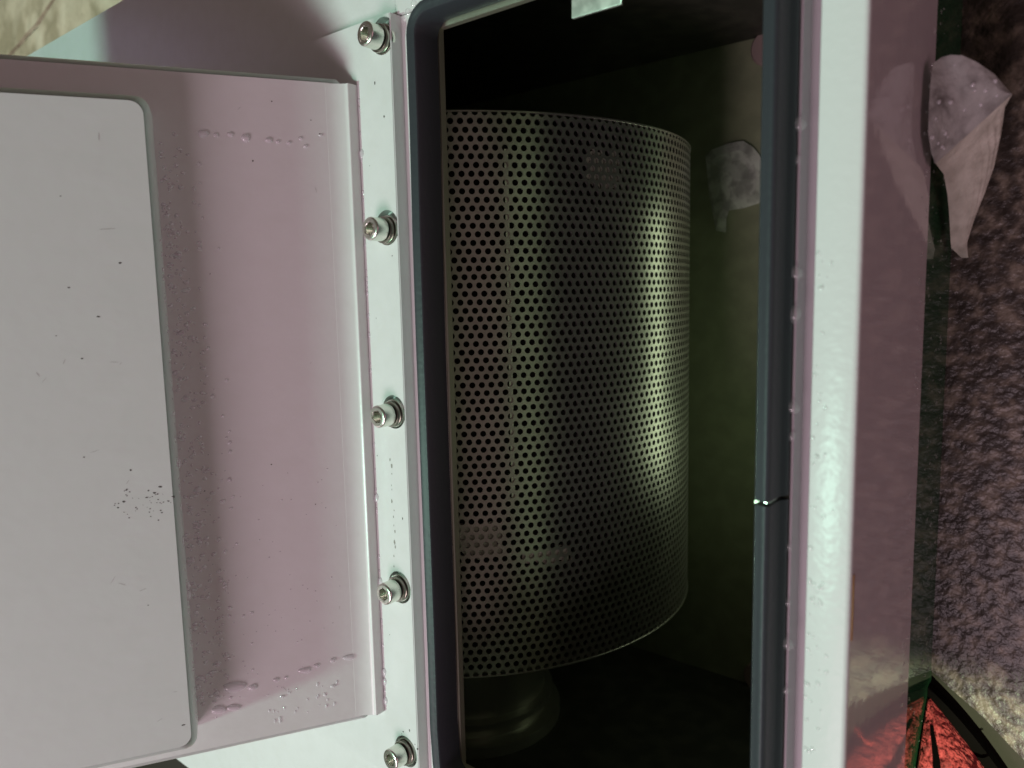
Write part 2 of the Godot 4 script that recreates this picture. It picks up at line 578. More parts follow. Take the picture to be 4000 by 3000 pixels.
func cabinet() -> void:
	var t := thing("metal_cabinet", "white painted sheet metal cabinet with its long top hatch open", "cabinet")
	# body walls and lining
	for w in [[Vector3(0.795, -1.5, -3.0), Vector3(0.804, -0.0445, -0.42)], [Vector3(-1.424, -1.5, -3.0), Vector3(-1.404, -0.0445, -0.42)], [Vector3(-1.404, -1.5, -3.0), Vector3(0.795, -0.0445, -2.98)]]:
		obj("wall", slab_mesh(w[0], w[1]), M.paint, t)
	obj("floor_lining", slab_mesh(Vector3(-1.404, FLOOR - 0.02, -2.6), Vector3(0.795, FLOOR, -0.42)), M.floor_lining, t)
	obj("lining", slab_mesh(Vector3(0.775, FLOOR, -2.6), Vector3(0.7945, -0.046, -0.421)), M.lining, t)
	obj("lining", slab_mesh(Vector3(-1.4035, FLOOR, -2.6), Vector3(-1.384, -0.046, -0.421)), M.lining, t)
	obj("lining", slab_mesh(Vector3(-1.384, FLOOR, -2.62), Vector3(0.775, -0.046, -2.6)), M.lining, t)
	var fl := obj("lining", slab_mesh(Vector3(-1.384, FLOOR, -0.425), Vector3(0.775, -0.251, -0.405)), M.lining, t)
	fl.name = "front_lining"
	obj("bounce_strip", slab_mesh(Vector3(-1.384, -0.25, -0.427), Vector3(0.775, -0.0465, -0.405)), M.front_lining, t)  # unseen pale strip, added to throw a reflected streak on the cartridge
	# rear top sheet, under the bolted plate
	obj("top_sheet", slab_mesh(Vector3(-1.424, -0.044, -3.0), Vector3(0.805, -0.02, -1.122)), M.paint, t)
	obj("top_sheet", slab_mesh(Vector3(0.513, -0.044, -1.1215), Vector3(0.805, -0.02, -0.3375)), M.paint, t)
	obj("top_sheet", slab_mesh(Vector3(-1.424, -0.044, -1.1215), Vector3(-1.032, -0.02, -0.3375)), M.paint, t)
	# bolted plate with a step down to the seal; oversize holes round the bolts
	var box := CSGBox3D.new()
	box.name = "bolted_plate"
	box.size = V(1.541, 0.018, 1.0)
	box.position = V(-0.2595, -0.009, -1.618)
	box.material = M.paint
	t.add_child(box, true)
	for b in bolt_xs():
		var c := CSGCylinder3D.new()
		c.name = "bolt_hole"
		c.operation = CSGShape3D.OPERATION_SUBTRACTION
		c.radius = 0.0335 * S
		c.height = 0.05 * S
		c.sides = 32
		c.position = V(b[0] + 0.2595 + 0.004, 0, b[1] + 1.618 + 0.006)
		c.material = M.paint
		box.add_child(c, true)
	var st := begin()
	along_x(st, [Vector2(-1.1178, -0.0005), Vector2(-1.116, -0.002), Vector2(-1.1155, -0.028), Vector2(-1.112, -0.0295), Vector2(-1.03, -0.0295), Vector2(-1.03, -0.033), Vector2(-1.1178, -0.033)], -1.03, 0.511)
	obj("step_flange", st.commit(), M.paint, t)
	# frame of the opening: bare cut edge below the seal
	st = begin()
	slab(st, Vector3(-1.03, -0.046, -1.118), Vector3(0.511, -0.0335, -1.024))
	slab(st, Vector3(-1.03, -0.046, -0.422), Vector3(0.511, -0.0305, -0.373))
	slab(st, Vector3(0.470, -0.046, -1.0239), Vector3(0.511, -0.0335, -0.4221))
	slab(st, Vector3(-1.03, -0.046, -1.0239), Vector3(-0.955, -0.0335, -0.4221))
	obj("opening_frame", st.commit(), M.edge, t)
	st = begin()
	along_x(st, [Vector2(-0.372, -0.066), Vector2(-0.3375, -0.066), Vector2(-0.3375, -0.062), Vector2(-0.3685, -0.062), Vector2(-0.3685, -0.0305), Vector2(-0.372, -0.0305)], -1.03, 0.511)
	obj("front_gutter", st.commit(), M.gutter_shaded, t)
	# front rim folded over into the front panel
	st = begin()
	var pr := [Vector2(-0.337, -0.066), Vector2(-0.337, -0.002), Vector2(-0.336, -0.0005), Vector2(-0.334, 0)]
	for k in 7:
		var a := PI / 2 * k / 6
		pr.append(Vector2(-0.288 + 0.007 * sin(a), -0.007 + 0.007 * cos(a)))
	pr.append(Vector2(-0.281, -0.009))
	pr.append(Vector2(-0.300, -0.009))
	pr.append(Vector2(-0.300, -0.060))
	pr.append(Vector2(-0.300, -0.066))
	along_x(st, pr, -1.424, 0.815)
	obj("front_rim", st.commit(), M.paint_wet, t)
	st = begin()
	along_x(st, [Vector2(-0.281, -0.0092), Vector2(-0.281, -0.343), Vector2(-0.283, -0.345), Vector2(-0.2998, -0.345), Vector2(-0.2998, -0.0092)], -1.424, 0.815)
	obj("front_panel", st.commit(), M.front, t)
	st = begin()
	along_x(st, [Vector2(-0.286, -0.3455), Vector2(-0.286, -0.555), Vector2(-0.30, -0.555), Vector2(-0.30, -0.3455)], -1.424, 0.815)
	obj("plinth", st.commit(), M.green, t)
	seal(t)
	for b in bolt_xs():
		bolt(t, b[0], b[1])
	# bare metal tab across the right end of the opening
	st = begin()
	rbox(st, Vector3(0.13, 0.006, 0.089), 0.0015, Transform3D(Basis.IDENTITY, V(0.480, -0.0265, -0.680)), 2)
	obj("latch_tab", st.commit(), M.tab, t)
	# round mounting discs on the floor, half behind the front edge
	for p in [[0.735, -0.985], [-1.345, -0.975]]:
		st = begin()
		lathe(st, [Vector2(0, 0.0), Vector2(0.056, 0.0), Vector2(0.056, 0.012), Vector2(0.050, 0.02), Vector2(0.0, 0.02)], V(p[0], FLOOR, p[1]), Vector3.UP, Vector3.RIGHT, 28, false)
		obj("mounting_disc", st.commit(), M.disc, t)
	# marks in the paint
	st = begin()
	for p in [[0.395, -1.165], [0.33, -1.142], [0.07, -1.135], [-0.05, -1.19], [-0.33, -1.205], [-0.71, -1.19], [-0.93, -1.125], [-0.922, -1.165], [-0.915, -1.16], [-0.905, -1.14], [-0.938, -1.118], [0.245, -1.19], [-0.45, -1.135]]:
		speck(st, V(p[0], 0.0003, p[1]), Vector3.UP, Vector3.RIGHT, rng.randf_range(0.0008, 0.0022), rng.randf_range(1.0, 1.8))
	obj("dirt_specks", st.commit(), M.dirt, t)
	stuff(t.get_node("dirt_specks"))
	st = begin()
	for k in 16:
		speck(st, V(-0.33 - 0.017 * k + rng.randf_range(-0.006, 0.006), 0.0003, -1.163 + rng.randf_range(-0.005, 0.005)), Vector3.UP, Vector3.RIGHT, rng.randf_range(0.001, 0.003), 2.0)
	obj("paint_scuff", st.commit(), M.scuff, t)
	stuff(t.get_node("paint_scuff"))
	st = begin()
	rbox(st, Vector3(0.09, 0.006, 0.0014), 0.0006, Transform3D(Basis.IDENTITY, V(-0.42, -0.0125, -0.2808)), 2)
	obj("rust_stain", st.commit(), M.rust, t)
	# water on the rim, the seal foot and the front panel
	var wd := begin()
	for k in 70:
		var x := rng.randf_range(-0.75, 0.05)
		var z := -0.334 + absf(rng.randfn(0.0, 0.012))
		bead(wd, V(x, 0.0, minf(z, -0.30)), Vector3.UP, Vector3.RIGHT, rng.randf_range(0.0012, 0.0035), 1.2, 0.6)
	for x in [[0.205, 0.009], [0.015, 0.009], [-0.04, 0.010], [-0.165, 0.009], [-0.205, 0.006], [-0.50, 0.009], [-0.57, 0.006], [0.16, 0.005], [-0.36, 0.005], [-0.44, 0.005]]:
		bead(wd, V(x[0], -0.0275, -0.371), Vector3.UP, Vector3.RIGHT, x[1], 1.15, 0.8)
	for k in 80:
		var x := rng.randf_range(-0.8, 0.45)
		bead(wd, V(x, rng.randf_range(-0.342, -0.295), -0.281), Vector3.BACK, Vector3.UP, rng.randf_range(0.0012, 0.003), 2.2, 0.6)
	for k in 130:
		var x := rng.randf_range(-0.9, 0.45)
		bead(wd, V(x, rng.randf_range(-0.53, -0.355), -0.286), Vector3.BACK, Vector3.UP, rng.randf_range(0.0010, 0.0028), 2.0, 0.6)
	for p in [[0.485, -1.035], [0.495, -1.02], [0.478, -1.044]]:
		bead(wd, V(p[0], 0.028, p[1]), Vector3.UP, Vector3.RIGHT, 0.007, 1.1, 0.8)
	var wo := obj("water_drops", wd.commit(), M.water_clear)
	wo.set_meta("label", "small water drops along the cabinet's front rim, seal foot and front panel")
	wo.set_meta("category", "water")
	stuff(wo)

func seal(t: Node) -> void:
	# rubber strip on the rim of the opening; profile x = outwards from the opening, y = up
	var pr := PackedVector2Array([Vector2(0.0, -0.030), Vector2(0.027, -0.030), Vector2(0.028, -0.024), Vector2(0.026, -0.017), Vector2(0.023, -0.013), Vector2(0.0215, -0.010), Vector2(0.0215, 0.018)])
	for k in 6:
		var a := PI / 2 * k / 5
		pr.append(Vector2(0.0155 + 0.006 * cos(a), 0.0225 + 0.0075 * sin(a)))
	pr.append(Vector2(0.010, 0.0278))
	pr.append(Vector2(0.005, 0.0268))
	pr.append(Vector2(0.002, 0.0262))
	pr.append(Vector2(0.0, 0.0235))
	var x0 := -0.955
	var x1 := 0.478
	var z0 := -1.024
	var z1 := -0.400
	var r := 0.03
	# path: counter-clockwise seen from above, starting after the gap in the front run
	var pts := []
	var gap := [-0.2925, -0.2865]
	var add := func(p: Vector2, n: Vector2): pts.append([p, n])
	var k := 0
	for x in [gap[1], 0.0, 0.2, x1 - r]:
		add.call(Vector2(x, z1), Vector2(0, 1))
	for q in range(1, 7):
		var a := PI / 2 - PI / 2 * q / 6
		add.call(Vector2(x1 - r + r * cos(a), z1 - r + r * sin(a)), Vector2(cos(a), sin(a)))
	for q in range(0, 7):
		var a := -PI / 2 * q / 6
		add.call(Vector2(x1 - r + r * cos(a), z0 + r + r * sin(a)), Vector2(cos(a), sin(a)))
	for x in [0.3, 0.1, -0.1, -0.3, -0.5, -0.7, -0.85]:
		var bow: float = 0.010 * sin((x - 0.3) * 4.0) * 0.4 + (0.0 if x > -0.2 else (x + 0.2) * 0.012)
		add.call(Vector2(x, z0 + bow), Vector2(0, -1))
	for q in range(0, 7):
		var a := -PI / 2 - PI / 2 * q / 6
		add.call(Vector2(x0 + r + r * cos(a), z0 + r + r * sin(a)), Vector2(cos(a), sin(a)))
	for q in range(0, 7):
		var a := PI - PI / 2 * q / 6
		add.call(Vector2(x0 + r + r * cos(a), z1 - r + r * sin(a)), Vector2(cos(a), sin(a)))
	for x in [-0.7, -0.5, gap[0]]:
		add.call(Vector2(x, z1), Vector2(0, 1))
	var fr := []
	for p in pts:
		var n := Vector3(p[1].x, 0, p[1].y)
		fr.append(Transform3D(Basis(n * S, Vector3.UP * S, n.cross(Vector3.UP) * S), V(p[0].x, 0, p[0].y)))
	var st := begin()
	sweep(st, pr, fr, true, false, true)
	obj("rubber_seal", st.commit(), M.rubber, t)
	# bright peg standing in for the glint of a drop in the gap
	st = begin()
	lathe(st, [Vector2(0, -0.02), Vector2(0.004, -0.02), Vector2(0.004, 0.016), Vector2(0.002, 0.020), Vector2(0, 0.020)], V(-0.2895, 0, -0.386), Vector3.UP, Vector3.RIGHT, 12, false)
	obj("gap_glint", st.commit(), M.steel, t)

func bolt(t: Node, x: float, z: float) -> void:
	var b := Node3D.new()
	b.name = numbered(t, "bolt")
	t.add_child(b, true)
	b.position = V(x, 0, z)
	b.rotation = Vector3(rng.randf_range(-0.04, 0.04), rng.randf_range(0, TAU), rng.randf_range(-0.04, 0.04))
	var st := begin()
	lathe(st, [Vector2(0.007, -0.0120), Vector2(0.028, -0.0120), Vector2(0.0288, -0.011), Vector2(0.0288, -0.004), Vector2(0.028, -0.003), Vector2(0.007, -0.003)], Vector3.ZERO, Vector3.UP, Vector3.RIGHT, 40)
	obj("flat_washer", st.commit(), M.steel, b)
	st = begin()
	lathe(st, [Vector2(0.012, -0.0015), Vector2(0.0250, -0.0015), Vector2(0.0258, -0.0005), Vector2(0.0258, 0.0060), Vector2(0.0250, 0.0070), Vector2(0.012, 0.0070)], Vector3.ZERO, Vector3.UP, Vector3.RIGHT, 40)
	obj("spring_washer", st.commit(), M.steel_dark, b)
	# socket head
	st = begin()
	var hr := 0.0222
	var lo := 0.0095
	var hi := 0.0390
	var pr := [Vector2(0.010, lo), Vector2(hr - 0.001, lo), Vector2(hr, lo + 0.001), Vector2(hr, hi - 0.004)]
	for k in range(1, 5):
		var a := PI / 2 * k / 4
		pr.append(Vector2(hr - 0.004 + 0.004 * cos(a), hi - 0.004 + 0.004 * sin(a)))
	lathe(st, pr, Vector3.ZERO, Vector3.UP, Vector3.RIGHT, 40, false)
	lathe(st, [Vector2(0.0115, -0.010), Vector2(0.0115, 0.0100)], Vector3.ZERO, Vector3.UP, Vector3.RIGHT, 20, false)
	# top ring down into the hexagonal socket
	var n := 24
	var hex := []
	for k in n:
		var a := TAU * k / n
		var sector := fmod(a, PI / 3) - PI / 6
		var rr := 0.0132 * cos(PI / 6) / cos(sector)
		hex.append(Vector3(cos(a) * rr, 0, sin(a) * rr))
	for k in n:
		var q := (k + 1) % n
		var a0 := TAU * k / n
		var a1 := TAU * (k + 1) / n
		var o0 := Vector3(cos(a0), 0, sin(a0)) * (hr - 0.004)
		var o1 := Vector3(cos(a1), 0, sin(a1)) * (hr - 0.004)
		var up := Vector3(0, hi, 0)
		var dip := Vector3(0, hi - 0.0012, 0)
		var dn := Vector3(0, 0.020, 0)
		quad(st, (o0 + up) * S, (o1 + up) * S, (hex[q] * 1.06 + up) * S, (hex[k] * 1.06 + up) * S, Vector3.UP)
		var wn: Vector3 = -(hex[k] + hex[q]).normalized()
		quad(st, (hex[k] * 1.06 + up) * S, (hex[q] * 1.06 + up) * S, (hex[q] + dip) * S, (hex[k] + dip) * S, (wn + Vector3.UP).normalized())
		quad(st, (hex[k] + dip) * S, (hex[q] + dip) * S, (hex[q] + dn) * S, (hex[k] + dn) * S, wn)
		tri(st, [(hex[k] + dn) * S, (hex[q] + dn) * S, Vector3(0, 0.015, 0) * S], [Vector3.UP, Vector3.UP, Vector3.UP], [Vector2.ZERO, Vector2.ZERO, Vector2.ZERO])
	# raised marks on the ring
	for k in 9:
		var a := 0.25 + 0.22 * k + (1.2 if k > 4 else 0.0)
		rbox(st, Vector3(0.0016, 0.0012, 0.0022), 0.0003, Transform3D(Basis(Vector3.UP, a), Vector3(cos(a) * 0.0152, hi + 0.0003, -sin(a) * 0.0152) * S), 1)
	obj("bolt_head", st.commit(), M.steel, b)

# ---------------------------------------------------------------- lid
const LN := Vector3(0, 0.487, 0.873)
const LA := Vector3(0, 0.873, -0.487)
const LZ := -1.2189
func on_lid(x: float, a: float, off := 0.0) -> Vector3:
	return (Vector3(x, 0, LZ) + LA * a + LN * off) * S

func lid() -> void:
	var t := thing("hatch_lid", "white painted hatch lid tilted back, raised inner panel, wet with drops", "lid", on_lid(-0.24, 0.0))
	var shift := -t.position
	# sheet with rolled edges and a bottom lip turned forward; profile in (along, out) drawn from end to end
	var x0 := -0.900
	var x1 := 0.411
	var st := begin()
	# main pan
	var w := x1 - x0
	var tr := Transform3D(Basis(Vector3.RIGHT, LA.normalized(), LN.normalized()), on_lid((x0 + x1) / 2, 0.03 + 0.93, -0.015) + shift)
	rbox(st, Vector3(w, 1.86, 0.030), 0.010, tr, 6, 0.012)
	obj("pan", st.commit(), M.paint, t)
	st = begin()
	tr = Transform3D(Basis(Vector3.RIGHT, LA.normalized(), LN.normalized()), on_lid((x0 + x1) / 2, 0.22 + 0.82, -0.031 - 0.26) + shift)
	rbox(st, Vector3(w - 0.004, 1.64, 0.52), 0.02, tr, 5, 0.03)
	obj("shade_box", st.commit(), M.paint, t)  # unseen box, added to shade the cabinet top behind the lid
	# lip: fillet out of the pan, flat top, front fold
	st = begin()
	var zy := []
	var hit := func(a: float, off: float) -> Vector2:
		var p: Vector3 = Vector3(0, 0, LZ) + LA * a + LN * off
		return Vector2(p.z, p.y)
	for k in 9:
		var s := float(k) / 8
		var p0: Vector2 = hit.call(0.060, 0.0003)
		var p1: Vector2 = hit.call(0.041, 0.0)
		var p2 := Vector2(-1.222, 0.0235)
		zy.append(p0 * (1 - s) * (1 - s) + p1 * 2 * s * (1 - s) + p2 * s * s)
	for k in range(1, 6):
		var a := PI / 2 * k / 5
		zy.append(Vector2(-1.220 + 0.003 * sin(a), 0.0205 + 0.003 * cos(a)))
	zy.append(Vector2(-1.217, 0.001))
	zy.append(Vector2(-1.235, 0.001))
	zy.append(hit.call(0.03, -0.02))
	zy.append(hit.call(0.075, -0.02))
	var pr := PackedVector2Array()
	for p in zy:
		pr.append(p)
	var area := 0.0
	for i in pr.size():
		var q := pr[(i + 1) % pr.size()]
		area += pr[i].x * q.y - q.x * pr[i].y
	if area < 0:
		pr.reverse()
	var fr := []
	for x in [x0 + 0.011, x1 - 0.011]:
		fr.append(Transform3D(Basis(Vector3(0, 0, S), Vector3(0, S, 0), Vector3(-S, 0, 0)), V(x, 0, 0) + shift))
	sweep(st, pr, fr, true)
	obj("bottom_lip", st.commit(), M.paint, t)
	# raised inner panel
	st = begin()
	var px0 := -0.842
	var px1 := 0.340
	var pa0 := 0.366
	var pa1 := 1.75
	tr = Transform3D(Basis(Vector3.RIGHT, LA.normalized(), LN.normalized()), on_lid((px0 + px1) / 2, (pa0 + pa1) / 2, 0.0365) + shift)
	rbox(st, Vector3(px1 - px0, pa1 - pa0, 0.076), 0.010, tr, 6, 0.022)
	obj("inner_panel", st.commit(), M.panel, t)
	# dirt on the inner panel and the pan
	st = begin()
	for p in [[-0.335, 0.395], [-0.345, 0.405], [-0.30, 0.44], [-0.36, 0.47], [-0.365, 0.465], [-0.355, 0.455], [-0.352, 0.418], [-0.362, 0.412], [-0.358, 0.40], [-0.366, 0.395], [-0.362, 0.385], [-0.355, 0.375], [-0.348, 0.40], [-0.03, 0.47], [0.02, 0.51], [-0.06, 0.535], [0.17, 0.51], [0.06, 0.43], [-0.27, 0.51], [-0.79, 0.388], [-0.55, 0.43], [-0.1, 0.50]]:
		speck(st, on_lid(p[0], p[1], 0.0747) + shift, LN, LA, rng.randf_range(0.0006, 0.0019), rng.randf_range(1.0, 2.2))
	for k in 40:
		speck(st, on_lid(-0.36 + rng.randfn(0, 0.012), 0.42 + rng.randfn(0, 0.03), 0.0747) + shift, LN, LA, rng.randf_range(0.0005, 0.0013), 1.4)
	for p in [[0.305, 0.075], [0.33, 0.09], [0.25, 0.20], [-0.35, 0.17], [-0.33, 0.2], [-0.42, 0.12], [-0.46, 0.05], [0.36, 0.16]]:
		speck(st, on_lid(p[0], p[1], 0.0004) + shift, LN, LA, rng.randf_range(0.0006, 0.0017), 1.2)
	speck(st, V(0.215, 0.0245, -1.236) + shift, Vector3.UP, Vector3.RIGHT, 0.005, 1.0)
	stuff(obj("dirt_specks", st.commit(), M.dirt, t))
	# hairline scratches and rubbed marks
	st = begin()
	for k in 20:
		var dir2 := (LA * rng.randf_range(-1, 1) + Vector3.RIGHT * rng.randf_range(-1, 1)).normalized()
		if k < 14:
			speck(st, on_lid(rng.randf_range(-0.8, 0.3), rng.randf_range(0.38, 0.58), 0.0747) + shift, LN, dir2, rng.randf_range(0.0005, 0.0009), rng.randf_range(6.0, 16.0))
		else:
			speck(st, on_lid(rng.randf_range(-0.85, 0.38), rng.randf_range(0.08, 0.34), 0.0003) + shift, LN, dir2, rng.randf_range(0.0005, 0.0008), rng.randf_range(5.0, 12.0))
	stuff(obj("scratches", st.commit(), M.scratch, t))
	# water beads
	var wd := begin()
	var big := [[0.292, 0.332, 31], [0.295, 0.284, 57], [0.294, 0.262, 31], [0.296, 0.237, 36], [0.291, 0.211, 54], [0.289, 0.170, 41], [0.287, 0.153, 28], [0.286, 0.133, 28], [0.295, 0.111, 26], [0.281, 0.103, 28], [0.303, 0.073, 23], [0.148, 0.355, 34], [0.077, 0.341, 50], [0.011, 0.333, 41], [-0.076, 0.328, 41], [-0.189, 0.346, 50], [-0.365, 0.337, 50], [-0.398, 0.352, 30], [-0.780, 0.262, 52], [-0.774, 0.216, 36], [-0.773, 0.197, 26], [-0.760, 0.135, 36], [-0.755, 0.102, 38]]
	for d in big:
		bead(wd, on_lid(d[0], d[1]), LN, LA, d[2] * 0.000125, 1.25, 0.75, -0.3)
	for d in [[-0.772, 0.296, 80, 2.6], [-0.765, 0.159, 45, 2.8], [-0.755, 0.070, 45, 2.6], [-0.813, 0.328, 62, 2.0], [-0.815, 0.300, 50, 2.4], [-0.758, 0.362, 40, 1.2], [-0.781, 0.360, 52, 1.2], [-0.741, 0.356, 44, 1.6], [-0.733, 0.331, 36, 1.4], [-0.717, 0.325, 41, 1.5], [-0.705, 0.307, 36, 1.3], [-0.502, 0.360, 50, 1.5], [-0.812, 0.206, 26, 1.5], [-0.811, 0.104, 30, 1.6]]:
		bead(wd, on_lid(d[0], d[1]), LN, (LA + Vector3(0.12, 0, 0)).normalized(), d[2] * 0.00012, d[3], 0.75, -0.3)
	for k in 420:
		var x := rng.randf_range(-0.80, 0.28)
		var a := 0.362 - absf(rng.randfn(0.0, 0.03)) * (1.0 + 0.6 * clampf(-x, 0, 1))
		bead(wd, on_lid(x, a), LN, LA, rng.randf_range(0.0010, 0.0044), 1.15, 0.7)
	for k in 60:
		bead(wd, on_lid(rng.randf_range(-0.84, -0.35), rng.randf_range(0.08, 0.34)), LN, LA, rng.randf_range(0.0006, 0.0016), 1.3, 0.6)
	for k in 26:
		bead(wd, on_lid(rng.randf_range(-0.865, -0.80), rng.randf_range(0.08, 0.24)), LN, Vector3.RIGHT, rng.randf_range(0.0010, 0.0026), 1.8, 0.6)
	for k in 60:
		bead(wd, on_lid(rng.randf_range(-0.80, 0.1), 0.3655, rng.randf_range(0.052, 0.064)), (-LA).normalized(), Vector3.RIGHT, rng.randf_range(0.0012, 0.0035), 1.2, 0.8)
	for x in [-0.53, -0.55, -0.30]:
		bead(wd, on_lid(x, 0.366, 0.055), (-LA).normalized(), Vector3.RIGHT, 0.008, 1.2, 0.9)
	for k in 40:
		bead(wd, V(rng.randf_range(-0.87, 0.38), 0.0, -1.2135), Vector3.UP, Vector3.RIGHT, rng.randf_range(0.001, 0.0035), 1.8, 0.6)
	for x in [0.27, -0.865, -0.80, -0.822, -0.60, -0.42]:
		bead(wd, V(x, 0.0, -1.213), Vector3.UP, Vector3.RIGHT, 0.006, 1.8, 0.6)
	var wo := obj("water_beads", wd.commit(), M.water)
	wo.set_meta("label", "clear water beads on the tilted lid, in rows beside its raised panel")
	wo.set_meta("category", "water")
	stuff(wo)

# ---------------------------------------------------------------- filter cartridge
func cyl(x: float, phi: float, r: float) -> Vector3:
	return V(x, CY + r * sin(phi), CZ + r * cos(phi))

func cartridge() -> void:
	var t := thing("filter_cartridge", "perforated stainless steel filter cartridge lying inside the open cabinet", "filter")
	# perforated sheet: hexagonal cells, each with a round hole
	var pitch := 0.0216
	var dphi := pitch / CR
	var row := pitch * 0.866
	var hole := pitch * 0.325
	var phi0 := deg_to_rad(-66.0)
	var phi1 := deg_to_rad(128.0)
	var ncol := int((phi1 - phi0) / dphi)
	var nrow := int((CX0 - CX1) / row) + 1
	var pos := PackedVector3Array()
	var nor := PackedVector3Array()
	var ids := PackedInt32Array()
	var ho := []
	var hx := []
	for k in 12:
		var a := deg_to_rad(30.0 * k)
		ho.append(Vector2(cos(a), sin(a)) * hole)
		var sector := fmod(a, PI / 3)
		var rr := (pitch / 2) / cos(minf(sector, PI / 3 - sector))
		hx.append(Vector2(cos(a), sin(a)) * rr)
	var thick := 0.006
	for j in nrow:
		for i in ncol:
			var cx := CX0 - row * (j + 0.15)
			var cp := phi0 + dphi * (i + (0.5 if j % 2 == 1 else 0.0))
			if cx < CX1 - row:
				continue
			var base := pos.size()
			for k in 12:
				for s in 4:
					var q: Vector2 = hx[k] if s == 0 else ho[k]
					var ph := cp + q.x / CR
					var n := Vector3(0, sin(ph), cos(ph))
					pos.append(cyl(clampf(cx + q.y, CX1, CX0), ph, CR - (thick if s == 3 else 0.0)))
					if s < 2:
						nor.append(n)
					else:
						var u := Vector3(0, cos(cp), -sin(cp))
						nor.append(-(u * q.x + Vector3.RIGHT * q.y).normalized())
			for k in 12:
				var a := base + 4 * k
				var b := base + 4 * ((k + 1) % 12)
				for f in [[a, b, b + 1], [a, b + 1, a + 1], [a + 2, b + 2, b + 3], [a + 2, b + 3, a + 3]]:
					var c := (pos[f[1]] - pos[f[0]]).cross(pos[f[2]] - pos[f[0]])
					if c.dot(nor[f[0]] + nor[f[1]] + nor[f[2]]) > 0:
						ids.append_array(PackedInt32Array([f[0], f[2], f[1]]))
					else:
						ids.append_array(PackedInt32Array(f))
	var arr := []
	arr.resize(Mesh.ARRAY_MAX)
	arr[Mesh.ARRAY_VERTEX] = pos
	arr[Mesh.ARRAY_NORMAL] = nor
	arr[Mesh.ARRAY_INDEX] = ids
	var am := ArrayMesh.new()
	am.add_surface_from_arrays(Mesh.PRIMITIVE_TRIANGLES, arr)
	obj("perforated_screen", am, M.screen, t)
	# plain back half
	var st := begin()
	var fr := []
	for k in 25:
		var ph := lerpf(phi1 - dphi, phi0 + TAU + dphi, k / 24.0)
		var n := Vector3(0, sin(ph), cos(ph))
		fr.append(Transform3D(Basis(n * S, Vector3.RIGHT * S, n.cross(Vector3.RIGHT) * S), V(0, CY, CZ)))
	sweep(st, PackedVector2Array([Vector2(CR, CX1), Vector2(CR, CX0), Vector2(CR - 0.006, CX0), Vector2(CR - 0.006, CX1)]), fr, true)
	obj("back_sheet", st.commit(), M.screen, t)
	# rolled rims and end plates
	for e in [[CX0, 1.0], [CX1, -1.0]]:
		st = begin()
		var x: float = e[0]
		var s: float = e[1]
		lathe(st, [Vector2(CR + 0.0005, x - s * 0.003), Vector2(CR + 0.002, x - s * 0.002), Vector2(CR + 0.002, x + s * 0.001), Vector2(CR - 0.002, x + s * 0.004), Vector2(CR - 0.010, x + s * 0.004), Vector2(CR - 0.010, x - s * 0.002)], V(0, CY, CZ), Vector3.RIGHT, Vector3.BACK, 96)
		obj("rim", st.commit(), M.screen, t)
		st = begin()
		lathe(st, [Vector2(0.0, x - s * 0.01), Vector2(CR - 0.008, x - s * 0.01)], V(0, CY, CZ), Vector3.RIGHT, Vector3.BACK, 64, false)
		obj("end_plate", st.commit(), M.steel_dark, t)
	# dark filter body inside, with pale scraps of the medium pressed against the holes
	st = begin()
	lathe(st, [Vector2(CR - 0.045, CX1 + 0.015), Vector2(CR - 0.045, CX0 - 0.015)], V(0, CY, CZ), Vector3.RIGHT, Vector3.BACK, 96, false)
	obj("filter_body", st.commit(), M.core, t)
	for q in scraps():
		st = begin()
		var n := 5
		for i in n:
			var p0: float = lerpf(q[1], q[2], float(i) / n)
			var p1: float = lerpf(q[1], q[2], float(i + 1) / n)
			var xa: float = q[0] + 0.006 * sin(i * 2.1)
			var xb: float = q[0] + 0.006 * sin((i + 1) * 2.1)
			quad(st, cyl(xa, p0, CR - 0.0085), cyl(xb, p1, CR - 0.0085), cyl(xb - q[3] * (1.0 - 0.1 * i), p1, CR - 0.010), cyl(xa - q[3], p0, CR - 0.010), Vector3(0, sin(p0), cos(p0)))
		obj("medium_scrap", st.commit(), M.media, t)
	# welded lap running along the sheet, seen through the holes
	st = begin()
	for q in [[37.2, 37.9]]:
		quad(st, cyl(0.31, deg_to_rad(q[0]), CR - 0.0075), cyl(0.31, deg_to_rad(q[1]), CR - 0.0075), cyl(-0.49, deg_to_rad(q[1]), CR - 0.0075), cyl(-0.49, deg_to_rad(q[0]), CR - 0.0075), Vector3(0, 0.61, 0.79))
	obj("weld_seam", st.commit(), M.steel, t)
	# outlet pipe with its flange
	st = begin()
	lathe(st, [Vector2(0.235, CX1 + 0.01), Vector2(0.235, -1.285), Vector2(0.262, -1.290), Vector2(0.262, -1.308), Vector2(0.240, -1.312), Vector2(0.240, -1.345), Vector2(0.285, -1.350), Vector2(0.285, -1.3835)], V(0, CY, CZ), Vector3.RIGHT, Vector3.BACK, 64, false)
	obj("outlet_pipe", st.commit(), M.pipe, t)

func scraps() -> Array:
	return [[-0.540, deg_to_rad(40.0), deg_to_rad(51.0), 0.085], [-0.615, deg_to_rad(26.0), deg_to_rad(36.0), 0.038], [0.312, deg_to_rad(12.5), deg_to_rad(21.0), 0.082]]

